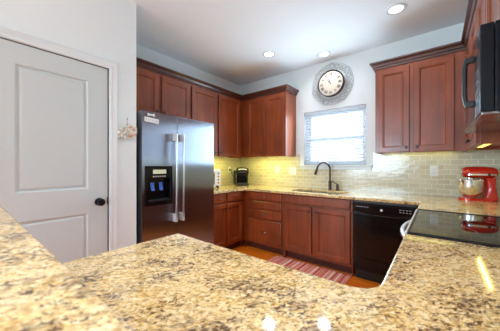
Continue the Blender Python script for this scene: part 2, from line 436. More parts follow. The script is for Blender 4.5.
# blind
bl = thing('window_blind', 'white horizontal slat blind lowered over the window above the sink', 'blind', (0, YB+0.038, 0))
bx0, bx1 = WX0+0.012, WX1-0.012
MB().box(bx0, bx1, -0.028, 0.028, WZ1-0.045, WZ1-0.002, 0.004).build('headrail', 'slat', bl)
b = MB(); z = WZ1-0.065; n = 0
zs = []
while z > WZ0+0.035: zs.append(z); z -= 0.0415
ti = R(31)
for z in zs:
    pts = []
    for u in range(-4, 5):
        yy = u/4*0.024; cam_ = 0.003*(1-(u/4)**2)
        pts.append((yy*math.cos(ti)-cam_*math.sin(ti), z+yy*math.sin(ti)+cam_*math.cos(ti)))
    pts2 = pts + [(p[0], p[1]-0.0025) for p in reversed(pts)]
    b.prism(pts2, bx0, bx1, 'x')
b.build('slats', 'slat', bl)
MB().box(bx0, bx1, -0.024, 0.024, WZ0+0.008, WZ0+0.024, 0.003).build('bottom_rail', 'slat', bl)
b = MB()
for x in (bx0+0.09, (bx0+bx1)/2, bx1-0.09):
    for yy in (-0.0265, 0.0265): b.tube([(x, yy, WZ0+0.02), (x, yy, WZ1-0.04)], 0.0012, 6)
b.build('ladder_cords', 'slat', bl)
MB().tube([(bx0+0.05, -0.033, WZ1-0.04), (bx0+0.05, -0.034, WZ1-0.40)], 0.004, 8).build('tilt_wand', 'slat', bl)

# crown moulding on the upper cabinets
def sweep(path, prof):
    P = [Vector(p) for p in path]; rs = []
    for i, p in enumerate(P):
        ns = []
        for a, c in ((i-1, i), (i, i+1)):
            if 0 <= a and c < len(P):
                d_ = (P[c]-P[a]).normalized(); ns.append(Vector((d_.y, -d_.x)))
        n_ = ns[0] if len(ns) == 1 else (ns[0]+ns[1])/(1+ns[0].dot(ns[1]))
        rs.append([(p.x+n_.x*o_, p.y+n_.y*o_, z_) for o_, z_ in prof])
    return rs
cp = [(-0.012, UT-0.004), (0.012, UT-0.004), (0.014, UT+0.012), (0.022, UT+0.018), (0.030, UT+0.040), (0.044, UT+0.050), (0.050, UT+0.056), (0.052, UT+0.069), (-0.012, UT+0.069)]
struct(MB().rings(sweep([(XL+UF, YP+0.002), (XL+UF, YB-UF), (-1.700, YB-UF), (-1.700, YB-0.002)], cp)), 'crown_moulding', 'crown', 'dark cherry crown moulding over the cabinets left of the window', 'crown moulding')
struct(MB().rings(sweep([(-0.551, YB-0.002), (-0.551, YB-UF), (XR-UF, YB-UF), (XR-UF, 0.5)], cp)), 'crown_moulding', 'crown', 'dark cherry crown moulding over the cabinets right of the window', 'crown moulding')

# ------------------------------------------------------------------ cabinets
def shaker(x0, x1, z0, z1, t=0.021, stile=0.052):
    b = MB()
    b.steps(x0, x1, z0, z1, [(0, 0), (0, -t+0.003), (0.003, -t), (stile-0.004, -t), (stile+0.001, -t+0.004), (stile+0.007, -t+0.0045), (stile+0.013, -t+0.013), (stile+0.015, -t+0.013)], back=True)
    return b
def slab_front(x0, x1, z0, z1, t=0.024):
    b = MB(); b.steps(x0, x1, z0, z1, [(0, 0), (0, -t+0.006), (0.007, -t+0.001), (0.010, -t)], back=True); return b
def knob(par, x, z, t=0.021):
    return MB().lathe([(0.006, -t), (0.006, -t-0.010), (0.013, -t-0.014), (0.0155, -t-0.020), (0.013, -t-0.026), (0.001, -t-0.028)], (x, 0, z), 'y', 14).build('knob', 'bronze', par)
def pull(par, x, z, t=0.024):
    pts = []
    for i in range(11):
        a = math.pi*i/10; pts.append((x-0.042*math.cos(a), -t-0.004-0.020*math.sin(a)**0.6, z-0.004*math.sin(a)))
    return MB().tube(pts, 0.0045, 8).build('pull', 'pull', par)

def upper(label, loc, rz, width, z0, z1, doors, depth=UF, hinge=None, name='wall_cabinet', group='upper cherry cabinets', knobz=None, face=None):
    """doors: (x0, x1, knob side)"""
    t = thing(name, label, 'cabinet', (loc[0], loc[1], 0), rz, group)
    b = MB()
    f0, f1 = face if face else (0, width)
    b.box(f0, f1, 0, 0.019, z0, z1)                           # face frame
    b.box(0, 0.016, 0.019, depth-0.001, z0, z1).box(width-0.016, width, 0.019, depth-0.001, z0, z1)
    b.box(0.016, width-0.016, 0.019, depth-0.001, z0+0.028, z0+0.045).box(0.016, width-0.016, 0.019, depth-0.001, z1-0.018, z1)
    b.box(0.016, width-0.016, depth-0.012, depth-0.001, z0+0.045, z1-0.018)
    b.build('carcass', 'cherry', t)
    for x0, x1, side in doors:
        dr = shaker(x0, x1, z0+0.006, z1-0.035).build('door', 'cherry', t)
        knob(dr, x1-0.03 if side == 'r' else x0+0.03, z0+0.055)
    return t
LF, BF = XL+UF, YB-UF
upper('short cherry wall cabinet above the refrigerator', (LF, YP+0.003), 90, 1.905-YP-0.004, 1.765, UT, [(0.022, 0.435, 'r'), (0.474, 0.872, 'l')])
y0 = 1.906
upper('tall two door cherry wall cabinet right of the refrigerator, over the small white appliance', (LF, y0), 90, YB-UF-y0-0.001, UB, UT, [(0.012, 0.452, 'r'), (0.492, 0.966, 'l')])
x0 = -2.52
upper('two door cherry wall cabinet left of the clock, over the black coffee maker', (XL+0.002, BF), 0, -1.702-XL-0.002, UB, UT, [(-2.406-XL, -2.100-XL, 'r'), (-2.056-XL, -1.722-XL, 'l')], face=(LF-XL+0.001, -1.702-XL-0.002))
upper('two door cherry wall cabinet right of the window', (-0.549, BF), 0, XR-UF+0.549-0.001+0.0, UB, UT, [(0.026, 0.318, 'r'), (0.350, 0.670, 'l')])
upper('cherry wall cabinet in the right corner beside the microwave', (XR-UF, BF+0.0), -90, BF-2.124, UB, UT, [(0.06, 0.40, 'r'), (0.43, 0.79, 'l')], face=(0.022, BF-2.124))
upper('short cherry wall cabinet above the black microwave', (XR-UF, 2.122), -90, 0.76, 1.79, UT, [(0.014, 0.375, 'r'), (0.387, 0.748, 'l')])
upper('cherry wall cabinet on the near side of the microwave', (XR-UF, 1.358), -90, 0.86, UB, UT, [(0.014, 0.42, 'r'), (0.44, 0.846, 'l')])

def base(label, loc, rz, width, depth, fronts, name='base_cabinet', face=None, top=CT-0.032):
    t = thing(name, label, 'cabinet', (loc[0], loc[1], 0), rz, 'base cherry cabinets')
    f0, f1 = face if face else (0, width)
    b = MB()
    b.box(f0, f1, 0, 0.019, 0.10, top)
    b.box(0, 0.016, 0.019, depth, 0.0, top).box(width-0.016, width, 0.019, depth, 0.0, top)
    b.box(0.016, width-0.016, 0.019, depth, 0.10, 0.118).box(0.016, width-0.016, depth-0.012, depth, 0.118, top)
    b.build('carcass', 'cherry', t)
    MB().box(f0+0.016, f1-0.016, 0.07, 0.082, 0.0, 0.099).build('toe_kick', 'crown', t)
    for kind, x0, x1, z0, z1, h in fronts:
        if kind == 'door':
            dr = shaker(x0, x1, z0, z1).build('door', 'cherry', t)
            if h: knob(dr, x1-0.03 if h == 'r' else x0+0.03, z1-0.055)
        elif kind == 'drawer':
            dr = slab_front(x0, x1, z0, z1).build('drawer', 'cherry', t); pull(dr, (x0+x1)/2, (z0+z1)/2)
        else:
            slab_front(x0, x1, z0, z1).build('false_front', 'cherry', t)
    return t
y0 = 1.985
base('cherry base cabinet with two doors between refrigerator and corner', (BFX, y0), 90, BFY-y0-0.001, BFX-XL-0.002,
     [('drawer', 0.033, 0.266, 0.705, 0.828, 0), ('drawer', 0.295, 0.618, 0.705, 0.828, 0), ('door', 0.033, 0.266, 0.125, 0.680, 'r'), ('door', 0.295, 0.618, 0.125, 0.680, 'l')])
x0 = BFX+0.001
base('cherry base cabinet with a stack of four drawers left of the sink', (x0, BFY), 0, -1.568-x0, YB-BFY-0.002,
     [('drawer', -2.129-x0, -1.593-x0, a, c, 0) for a, c in ((0.722, 0.828), (0.597, 0.700), (0.467, 0.575), (0.135, 0.445))])
x0 = -1.567
base('cherry sink base cabinet with two doors under the faucet', (x0, BFY), 0, -0.712-x0, YB-BFY-0.002,
     [('false', -1.541-x0, -0.735-x0, 0.725, 0.828, 0), ('door', -1.541-x0, -1.176-x0, 0.135, 0.700, 'r'), ('door', -1.144-x0, -0.735-x0, 0.135, 0.700, 'l')])
RF = -0.095
base('cherry base cabinet in the right corner behind the range', (RF, YB-0.002), -90, YB-0.002-2.128, XR-RF-0.002,
     [('drawer', 0.70, 1.10, 0.705, 0.828, 0), ('door', 0.70, 1.10, 0.125, 0.68, 'l')], face=(0.62, YB-0.002-2.128))
base('cherry base cabinet on the near side of the range', (RF, 1.348), -90, 1.348-0.03, XR-RF-0.002,
     [('drawer', 0.02, 0.62, 0.705, 0.828, 0), ('door', 0.02, 0.62, 0.125, 0.68, 'l')], face=(0.0, 0.70))
base('cherry base cabinet under the granite peninsula', (RF-0.001, 0.635), 180, 0.845, 0.6,
     [('drawer', 0.05, 0.43, 0.705, 0.828, 0), ('drawer', 0.45, 0.82, 0.705, 0.828, 0), ('door', 0.05, 0.43, 0.125, 0.68, 'r'), ('door', 0.45, 0.82, 0.125, 0.68, 'l')])

# ------------------------------------------------------------------ granite tops
def rounded(pts):
    out = []
    n = len(pts)
    for i in range(n):
        x, y, r = pts[i]
        if r <= 0: out.append((x, y)); continue
        p = Vector((x, y)); a = Vector(pts[i-1][:2])-p; c = Vector(pts[(i+1) % n][:2])-p
        a.normalize(); c.normalize()
        half = a.angle(c)/2; tl = r/math.tan(half); ctr = p+(a+c).normalized()*(r/math.sin(half))
        s0 = p+a*tl-ctr; s1 = p+c*tl-ctr
        a0 = math.atan2(s0.y, s0.x); a1 = math.atan2(s1.y, s1.x); da = (a1-a0+math.pi) % (2*math.pi)-math.pi
        for k_ in range(9): ang = a0+da*k_/8; out.append((ctr.x+r*math.cos(ang), ctr.y+r*math.sin(ang)))
    return out
def slab(name, loops, z0, z1, m, label, cat, bev=0.005):
    cu = bpy.data.curves.new(name+'_outline', 'CURVE'); cu.dimensions = '2D'; cu.fill_mode = 'BOTH'
    cu.extrude = (z1-z0)/2-bev; cu.bevel_depth = bev; cu.bevel_resolution = 2; cu.offset = -bev
    for lp in loops:
        sp = cu.splines.new('POLY'); sp.points.add(len(lp)-1); sp.use_cyclic_u = True
        for p_, (x, y) in zip(sp.points, lp): p_.co = (x, y, 0, 1)
    tmp = bpy.data.objects.new('outline_tmp', cu); C.objects.link(tmp)
    dg = bpy.context.evaluated_depsgraph_get(); dg.update()
    me = bpy.data.meshes.new_from_object(tmp.evaluated_get(dg))
    bpy.data.objects.remove(tmp); bpy.data.curves.remove(cu)
    me.transform(Matrix.Translation((0, 0, (z0+z1)/2)))
    for p in me.polygons: p.use_smooth = True
    me.set_sharp_from_angle(angle=R(40))
    o = bpy.data.objects.new(name, me); C.objects.link(o); me.materials.clear(); me.materials.append(M[m]); wn_(o)
    return tag(o, label, cat)
CTB = CT-0.031
SX0, SX1, SY0, SY1 = -1.545, -0.85, 2.735, 3.055
wa = YB-0.0085
outA = rounded([(XL+0.0085, 1.985, 0), (-2.19, 1.985, 0.004), (-2.19, 2.60, 0.02), (-0.123, 2.60, 0.025), (-0.123, 2.128, 0.004), (XR-0.0085, 2.128, 0), (XR-0.0085, wa, 0), (XL+0.0085, wa, 0)])
hole = rounded([(SX0, SY0, 0.04), (SX0, SY1, 0.04), (SX1, SY1, 0.04), (SX1, SY0, 0.04)])
slab('granite_worktop', [outA, hole], CTB, CT, 'granite', 'speckled beige granite worktop along the back wall holding the sink', 'worktop')
outB = rounded([(-0.986, 0.021, 0.0), (XR-0.0085, 0.021, 0), (XR-0.0085, 1.350, 0), (-0.123, 1.350, 0.004), (-0.123, 0.669, 0.075), (-0.986, 0.669, 0.012)])
slab('granite_worktop', [outB], CTB, CT, 'granite', 'speckled beige granite peninsula worktop running up to the near side of the range', 'worktop')
outC = rounded([(-1.55, -0.33, 0.03), (XR-0.001, -0.33, 0), (XR-0.001, 0.120, 0), (-1.55, 0.120, 0.03)])
slab('granite_bar_top', [outC], BAR-0.031, BAR, 'granite', 'raised beige granite bar top in the blurred foreground', 'bar top', 0.008)

# ------------------------------------------------------------------ refrigerator
FX, FY0, FY1, FH = -2.145, 1.068, 1.966, 1.715
fr = thing('refrigerator', 'stainless side by side refrigerator with black water dispenser', 'refrigerator', (FX, FY0, 0), 90)
FW = FY1-FY0; sp = 1.443-FY0
MB().box(0.004, FW-0.004, 0.075, 0.66, 0.02, FH-0.012, 0.006).build('body', 'greymetal', fr)
MB().box(0.01, FW-0.01, 0.03, 0.072, 0.005, 0.075, 0.003).build('base_grille', 'blackm', fr)
# freezer door has a window for the dispenser
px0, px1, pz0, pz1 = 0.027, 0.318, 0.808, 1.194
b = MB()
fd0, fd1 = 0.0, sp-0.003
b.box(fd0, px0, 0, 0.07, 0.085, FH).box(px1, fd1, 0, 0.07, 0.085, FH).box(px0, px1, 0, 0.07, 0.085, pz0).box(px0, px1, 0, 0.07, pz1, FH)
fdoor = b.build('freezer_door', 'steel', fr)
b = MB(); b.box(sp+0.003, FW, 0, 0.07, 0.085, FH, 0.006, 3)
rdoor = b.build('refrigerator_door', 'steel', fr)
# dispenser: bezel, recess, paddles glowing for its blue light, screen, buttons
b = MB()
cz0, cz1 = 0.85, 1.075
b.box(px0, px1, -0.006, 0.05, cz1, pz1, 0.004).box(px0, px1, -0.006, 0.05, pz0, cz0, 0.004).box(px0, px0+0.03, -0.006, 0.05, cz0, cz1).box(px1-0.03, px1, -0.006, 0.05, cz0, cz1).box(px0, px1, 0.05, 0.066, pz0, pz1)
disp = b.build('dispenser_panel', 'black', fr)
MB().box(0.105, 0.245, -0.008, -0.004, 1.118, 1.158, 0.001).build('display', 'lcd', disp)
for i in range(6): MB().box(0.105+i*0.024, 0.118+i*0.024, -0.0085, -0.005, 1.086, 1.098, 0.001).build('button', 'silver', disp)
for x in (0.125, 0.215):
    MB().prism([(0.046, 1.03), (0.040, 0.99), (0.026, 0.955), (0.030, 0.950), (0.046, 0.99), (0.049, 1.03)], x-0.018, x+0.018, 'x').build('paddle', 'bluelit', disp)
MB().box(px0+0.03, px1-0.03, -0.02, 0.05, cz0, cz0+0.014, 0.004).build('drip_tray', 'blackm', disp)
for sgn, dr in ((-1, fdoor), (1, rdoor)):
    x = sp+sgn*0.042
    h = MB()
    pts = [(x, -0.052-0.010*math.sin(math.pi*i/12), 0.655+i*(1.515-0.655)/12) for i in range(13)]
    h.tube(pts, 0.0115, 12); ho = h.build('handle', 'handlesteel', dr)
    for zz in (0.655, 1.485): MB().box(x-0.013, x+0.013, -0.062, -0.0005, zz-0.035, zz+0.045, 0.005).build('handle_mount', 'silver', ho)
MB().box(FW-0.085, FW-0.035, -0.002, 0.001, FH-0.052, FH-0.040, 0.001).build('badge', 'chrome', rdoor)
# little plaque with a bow stuck on the freezer door
pl = thing('magnet_plaque', 'small white plaque with a bow stuck high on the freezer door', 'magnet', (FX+0.001, 1.08, 0), 90)
b = MB()
b.box(0.010, 0.155, -0.006, 0.0, 1.610, 1.655, 0.002)
b.xform(Matrix.Translation((0.08, 0, 1.63)) @ Matrix.Rotation(R(4), 4, 'Y') @ Matrix.Translation((-0.08, 0, -1.63)))
b.build('board', 'white', pl)
b = MB()
for i in range(7):
    xx = 0.022+i*0.020
    b.box(xx, xx+0.0035, -0.0072, -0.0058, 1.618, 1.648)
    b.box(xx+(0.0035 if i % 2 else -0.004), xx+(0.009 if i % 2 else 0.0), -0.0072, -0.0058, 1.632, 1.636)
b.xform(Matrix.Translation((0.08, 0, 1.63)) @ Matrix.Rotation(R(4), 4, 'Y') @ Matrix.Translation((-0.08, 0, -1.63)))
b.build('lettering', 'wire', pl)
b = MB()
for s_ in (-1, 1):
    b.rings([[(0.075+s_*q, -0.004-0.008*math.sin(math.pi*min(1, q/0.035))*cy_, 1.683+hz*(0.3+q/0.035*0.7)) for hz, cy_ in ((-0.016, 0.2), (-0.010, 1), (0.010, 1), (0.016, 0.2), (0.010, 0.1), (-0.010, 0.1))] for q in (0.002, 0.015, 0.028, 0.035)])
b.ball((0.075, -0.006, 1.683), 0.008, (1, 0.8, 1.1), 10, 6)
b.build('bow', 'white', pl)
b = MB(); b.tube([(0.075, -0.002, 1.678), (0.040, -0.002, 1.652)], 0.0012, 6).tube([(0.075, -0.002, 1.678), (0.120, -0.002, 1.654)], 0.0012, 6)
b.build('string', 'ink', pl)

# ------------------------------------------------------------------ dishwasher
dw = thing('dishwasher', 'black built in dishwasher right of the sink cabinet', 'dishwasher', (-0.706, 2.612, 0))
DWW = 0.574
MB().box(0.004, DWW-0.004, 0.04, 0.60, 0.10, 0.832).build('tub', 'blackm', dw)
MB().box(0.004, DWW-0.004, 0.0, 0.038, 0.245, 0.70, 0.004).build('door_panel', 'black', dw)
MB().box(0.004, DWW-0.004, 0.006, 0.038, 0.115, 0.240, 0.003).build('lower_panel', 'black', dw)
b = MB()
prof = []
n = 24
for i in range(n+1):                                        # control panel with a bowed lower lip
    u = i/n; x = 0.004+u*(DWW-0.008)
    lip = 0.722-0.020*math.sin(math.pi*u)
    rs = [(x, 0.038, lip+0.012), (x, -0.004, lip), (x, -0.010, lip+0.012), (x, -0.010, 0.800), (x, 0.002, 0.812), (x, 0.038, 0.812)]
    prof.append(rs)
b.rings(prof); cpn = b.build('control_panel', 'black', dw)
MB().box(0.02, DWW-0.02, 0.004, 0.038, 0.814, 0.832, 0.002).build('top_sheen_strip', 'greymetal', dw)  # grey strip standing in for a reflection along the top edge
MB().lathe([(0.011, 0), (0.011, -0.003), (0.001, -0.0035)], (DWW*0.475, -0.010, 0.757), 'y', 20).build('badge', 'white', cpn)
for bx_, bz_ in [(0.045+i*0.024, 0.775) for i in range(5)]+[(DWW-0.15+i*0.026, 0.778) for i in range(4)]+[(DWW-0.15+i*0.026, 0.755) for i in range(4)]:
    MB().box(bx_, bx_+0.015, -0.012, -0.0095, bz_-0.003, bz_+0.003).build('button', 'wire', cpn)
MB().box(0.01, DWW-0.01, 0.07, 0.082, 0.0, 0.11).build('toe_kick', 'blackm', dw)

# ------------------------------------------------------------------ range
rg = thing('range', 'black glass top electric range between the two granite worktops', 'range', (-0.085, 2.122, 0), -90)
RW = 2.122-1.356
MB().box(0.003, RW-0.003, 0.03, 0.60, 0.06, 0.858, 0.003).build('body', 'blackm', rg)
MB().box(0.0, RW, -0.030, 0.555, 0.859, 0.876, 0.004).build('cooktop', 'glass_black', rg)
for xa in (0.0, RW-0.012): MB().box(xa, xa+0.012, -0.029, 0.555, 0.8765, 0.8795, 0.001).build('side_trim', 'blackside', rg)
MB().box(0.012, RW-0.012, -0.0295, -0.021, 0.8765, 0.8795, 0.001).build('edge_trim', 'blackside', rg)
b = MB(); b.box(-0.001, RW+0.001, -0.040, -0.0305, 0.845, 0.877, 0.003)
b.build('front_trim', 'silver', rg)
for (cx_, cy_, r_) in ((0.2, 0.13, 0.085), (0.56, 0.13, 0.10), (0.2, 0.40, 0.10), (0.56, 0.40, 0.075)):
    MB().lathe([(r_, 0.8761), (r_+0.003, 0.8761), (r_+0.003, 0.8764), (r_, 0.8764)], (cx_, cy_, 0), 'z', 40, False, False).build('burner_mark', 'greymetal', rg)
od = MB().box(0.006, RW-0.006, -0.020, 0.028, 0.25, 0.835, 0.005).build('oven_door', 'black', rg)
MB().box(0.13, RW-0.13, -0.0225, -0.019, 0.36, 0.66, 0.001).build('oven_window', 'glass_black', od)
pts = []
for i in range(25):
    u = i/24; pts.append((0.10+u*(RW-0.20), -0.020-0.062*math.sin(math.pi*u)**0.55, 0.812-0.000*u))
MB().tube(pts, 0.0125, 12).build('handle', 'silver', od, 'pale bowed oven door handle')
MB().box(0.006, RW-0.006, -0.016, 0.028, 0.07, 0.235, 0.005).build('storage_drawer', 'black', rg)
bgd = MB().box(0.0, RW, 0.556, 0.602, 0.86, 1.03, 0.006).build('backguard', 'black', rg)
for i, x in enumerate((0.07, 0.15, RW-0.15, RW-0.07)):
    MB().lathe([(0.020, 0.556), (0.020, 0.548), (0.015, 0.534), (0.001, 0.533)], (x, 0, 0.95), 'y', 18).build('control_knob', 'blackm', bgd)
MB().box(RW/2-0.09, RW/2+0.09, 0.5535, 0.557, 0.925, 0.985).build('display', 'screen', bgd)

# ------------------------------------------------------------------ microwave over the range
mw = thing('microwave', 'black over the range microwave hanging above the cooktop', 'microwave', (0.137, 2.120, 0), -90)
MW_ = 0.758; mz0, mz1 = 1.409, 1.785
MB().box(0.0, MW_, 0.045, 0.385, mz0+0.012, mz1, 0.003).build('body', 'blackside', mw)
mdoor = MB().box(0.0, 0.60, 0.0, 0.043, mz0+0.012, mz1, 0.004).build('door', 'glass_black', mw)
mp = MB().box(0.603, MW_, 0.0, 0.043, mz0+0.012, mz1, 0.004).build('control_panel', 'blackside', mw)
for i in range(4):
    for j in range(3): MB().box(0.625+j*0.038, 0.652+j*0.038, -0.0015, 0.001, 1.47+i*0.04, 1.495+i*0.04).build('button', 'greymetal', mp)
MB().box(0.625, 0.735, -0.0015, 0.001, 1.68, 1.73).build('display', 'screen', mp)
hx = 0.585
hb = MB().tube([(hx, -0.030, 1.49), (hx, -0.036, 1.53), (hx, -0.036, 1.66), (hx, -0.030, 1.70)], 0.010, 10)
hb.box(hx-0.012, hx+0.012, -0.036, 0.0, 1.476, 1.504, 0.004).box(hx-0.012, hx+0.012, -0.036, 0.0, 1.686, 1.714, 0.004)
hb.build('handle', 'blackm', mdoor)
MB().box(0.004, MW_-0.004, 0.006, 0.38, mz0, mz0+0.0115, 0.002).build('underside_plate', 'under', mw, 'shiny metal underside')

# ------------------------------------------------------------------ sink and faucet
sk = thing('sink', 'stainless undermount sink basin set in the granite under the window', 'sink', (0, 0, 0))
b = MB()
def rr(x0, x1, y0, y1, r, z):
    return [(x, y, z) for x, y in rounded([(x0, y0, r), (x1, y0, r), (x1, y1, r), (x0, y1, r)])]
zt = CTB-0.001
b.rings([rr(SX0-0.016, SX1+0.016, SY0-0.016, SY1+0.016, 0.05, zt), rr(SX0-0.003, SX1+0.003, SY0-0.003, SY1+0.003, 0.045, zt), rr(SX0+0.004, SX1-0.004, SY0+0.004, SY1-0.004, 0.05, zt-0.15),
         rr(SX0+0.03, SX1-0.03, SY0+0.03, SY1-0.03, 0.05, zt-0.18)], cap0=False, cap1=True)
b.build('basin', 'sinksteel', sk)
MB().lathe([(0.045, zt-0.179), (0.045, zt-0.176), (0.03, zt-0.1765), (0.001, zt-0.178)], ((SX0+SX1)/2, (SY0+SY1)/2, 0), 'z', 20, False).build('drain', 'chrome', sk)

fx, fy = -1.139, 3.15
fa = thing('faucet', 'dark bronze gooseneck faucet with side lever behind the sink', 'faucet', (fx, fy, CT))
MB().lathe([(0.027, 0), (0.027, 0.006), (0.021, 0.012), (0.020, 0.10), (0.022, 0.105), (0.022, 0.118), (0.014, 0.124)], (0, 0, 0), 'z', 20).build('body', 'bronze', fa)
dirv = Vector((-0.115, -0.16, 0)); dl = dirv.length; du = dirv/dl
pts = [Vector((0, 0, 0.12)), Vector((0, 0, 0.20)), Vector((0, 0, 0.27))]
rad = dl/2
for i in range(1, 13):
    a = math.pi*i/12*0.93; pts.append(du*(rad-rad*math.cos(a))+Vector((0, 0, 0.275+rad*math.sin(a))))
e = pts[-1]; tdir = (pts[-1]-pts[-2]).normalized()
pts.append(e+tdir*0.02)
MB().tube(pts, 0.0125, 12).build('spout', 'bronze', fa)
MB().tube([e+tdir*0.018, e+tdir*0.03, e+tdir*0.085, e+tdir*0.095], [0.014, 0.0165, 0.0185, 0.016], 14).build('spray_head', 'bronze', fa)
hb = MB().lathe([(0.026, 0), (0.026, 0.005), (0.020, 0.010), (0.019, 0.070), (0.016, 0.086), (0.001, 0.090)], (0.098, 0, 0), 'z', 18).build('handle_base', 'bronze', fa)
MB().tube([(0.098, 0, 0.080), (0.07, -0.006, 0.098), (0.03, -0.014, 0.128)], [0.008, 0.007, 0.006], 10).build('lever', 'bronze', hb)

# ------------------------------------------------------------------ clock
ck = thing('wall_clock', 'round roman numeral wall clock in an openwork wire surround above the window', 'clock', (-1.147, YB-0.001, 2.328))
b = MB()
def ring(b, r, wr, y=-0.012, n=64, ph=0, wob=0.0, kk=0):
    b.tube([(r*math.cos(2*math.pi*i/n)*(1+wob*math.sin(kk*2*math.pi*i/n+ph)), y+0.004*math.sin(kk*2*math.pi*i/n+ph), r*math.sin(2*math.pi*i/n)*(1+wob*math.sin(kk*2*math.pi*i/n+ph))) for i in range(n)], wr, 6, True)
ring(b, 0.285, 0.0026)
ring(b, 0.205, 0.0026)
for ph in (0, 2.1, 4.19): ring(b, 0.245, 0.0024, -0.013, 120, ph, 0.11, 9)
for i in range(20):
    a = 2*math.pi*i/20
    cc = Vector((math.cos(a), 0, math.sin(a)))*(0.226+0.014*((i*7) % 3))
    rr_ = 0.020+0.009*(i % 3)
    b.tube([(cc.x+rr_*math.cos(2*math.pi*q/14), -0.015, cc.z+rr_*math.sin(2*math.pi*q/14)) for q in range(14)], 0.0028, 6, True)
b.build('wire_surround', 'wire', ck)
b = MB().lathe([(0.172, 0.0), (0.178, -0.02), (0.183, -0.055), (0.180, -0.066), (0.174, -0.070), (0.166, -0.066), (0.164, -0.055)], (0, 0, 0), 'y', 48)
b.build('rim', 'rim', ck)
MB().lathe([(0.1645, -0.050), (0.1645, -0.056), (0.001, -0.0562)], (0, 0, 0), 'y', 48).build('face', 'cream', ck)
num = ['XII', 'I', 'II', 'III', 'IIII', 'V', 'VI', 'VII', 'VIII', 'IX', 'X', 'XI']
b = MB()
def stroke(b, x0, z0, x1, z1, wd, mat):
    p, q = Vector((x0, 0, z0)), Vector((x1, 0, z1)); d_ = (q-p).normalized(); nn = Vector((d_.z, 0, -d_.x))*wd/2
    cs = [p+nn, q+nn, q-nn, p-nn]
    b.rings([[mat @ (v_+Vector((0, yy, 0))) for v_ in cs] for yy in (-0.0563, -0.0572)])
for i, s_ in enumerate(num):
    b = MB()
    ang = -2*math.pi*i/12
    mat = Matrix.Rotation(-ang, 4, 'Y') @ Matrix.Translation((0, 0, 0.126))
    wd = {'I': 0.010, 'V': 0.024, 'X': 0.024}; tot = sum(wd[c_] for c_ in s_); x = -tot/2; hh = 0.019
    for c_ in s_:
        wc = wd[c_]; xm = x+wc/2
        if c_ == 'I': stroke(b, xm, -hh, xm, hh, 0.0075, mat)
        if c_ == 'V': stroke(b, xm-0.009, hh, xm, -hh, 0.0075, mat); stroke(b, xm+0.009, hh, xm, -hh, 0.0045, mat)
        if c_ == 'X': stroke(b, xm-0.009, hh, xm+0.009, -hh, 0.0075, mat); stroke(b, xm+0.009, hh, xm-0.009, -hh, 0.0045, mat)
        x += wc
    b.build('numeral', 'ink', ck)
def hand(ang, ln, wd):
    b = MB(); mat = Matrix.Rotation(R(ang), 4, 'Y')
    b.rings([[mat @ Vector(p) for p in ((-wd*0.4, y_, -0.02), (-wd, y_, ln*0.55), (0, y_, ln), (wd, y_, ln*0.55), (wd*0.4, y_, -0.02))] for y_ in (-0.0575, -0.0588)])
    b.lathe([(0.007, -0.0575), (0.007, -0.060), (0.001, -0.0605)], (0, 0, 0), 'y', 14)
    return b
hand(-42, 0.080, 0.006).build('hour_hand', 'ink', ck)
hand(-20, 0.115, 0.0045).build('minute_hand', 'ink', ck)

# ------------------------------------------------------------------ stand mixer
mx = thing('stand_mixer', 'red stand mixer with steel bowl in the right corner', 'mixer', (0.160, 3.04, CT), 14)
mx.scale = (0.94, 0.94, 1.0)
def ell(cx_, cz_, ry, rz, n=20, flat=None):
    out = []
    for k_ in range(n):
        a = 2*math.pi*k_/n; zz = cz_+rz*math.sin(a)
        if flat is not None: zz = max(zz, flat)
        out.append((cx_, ry*math.cos(a), zz))
    return out
b = MB()
b.rings([rr(-0.005, 0.295, -0.075, 0.075, 0.07, 0.0), rr(-0.005, 0.295, -0.075, 0.075, 0.07, 0.014), rr(0.004, 0.287, -0.068, 0.068, 0.064, 0.024)])
b.build('base', 'red', mx)
b = MB()
b.rings([[(x_, y_, z_) for x_, y_ in rounded([(xa, -hw, 0.03), (xb, -hw, 0.03), (xb, hw, 0.03), (xa, hw, 0.03)])] for xa, xb, hw, z_ in ((0.185, 0.290, 0.062, 0.022), (0.200, 0.284, 0.052, 0.07), (0.206, 0.276, 0.046, 0.13), (0.196, 0.276, 0.050, 0.19), (0.185, 0.277, 0.054, 0.215))])
b.build('column', 'red', mx)
sec = [(0.020, 0.030, 0.026), (0.028, 0.050, 0.042), (0.055, 0.060, 0.052), (0.12, 0.063, 0.056), (0.20, 0.061, 0.056), (0.255, 0.054, 0.050), (0.285, 0.040, 0.037), (0.295, 0.018, 0.018)]
b = MB(); b.rings([ell(x_, 0.265, ry, rz, 24) for x_, ry, rz in sec]); hd = b.build('head', 'red', mx)
b = MB(); b.rings([[(x_, y_*1.0, z_) for x_, y_ in rounded([(0.030, -0.0635, 0.055), (0.285, -0.0635, 0.055), (0.285, 0.0635, 0.055), (0.030, 0.0635, 0.055)])] for z_ in (0.238, 0.252)])
b.build('trim_band', 'chrome', hd)
MB().lathe([(0.018, 0.012), (0.022, 0.018), (0.022, 0.032)], (0, 0, 0.262), 'x', 16).build('attachment_hub', 'chrome', hd)
MB().lathe([(0.034, 0.214), (0.036, 0.200), (0.020, 0.196), (0.012, 0.188), (0.010, 0.150)], (0.085, 0, 0), 'z', 18).build('beater_socket', 'chrome', hd)
b = MB().lathe([(0.048, 0.026), (0.050, 0.034), (0.062, 0.044), (0.088, 0.072), (0.102, 0.110), (0.107, 0.150), (0.109, 0.190), (0.113, 0.194), (0.106, 0.192), (0.104, 0.150), (0.098, 0.110), (0.084, 0.075), (0.058, 0.048), (0.001, 0.044)], (0.085, 0, 0), 'z', 36)
bw = b.build('bowl', 'steel_bowl', mx)
b = MB().tube([(0.085-0.02, -0.104, 0.165), (0.085-0.03, -0.140, 0.158), (0.085-0.03, -0.148, 0.120), (0.085-0.02, -0.128, 0.092), (0.085-0.01, -0.092, 0.090)], 0.006, 8)
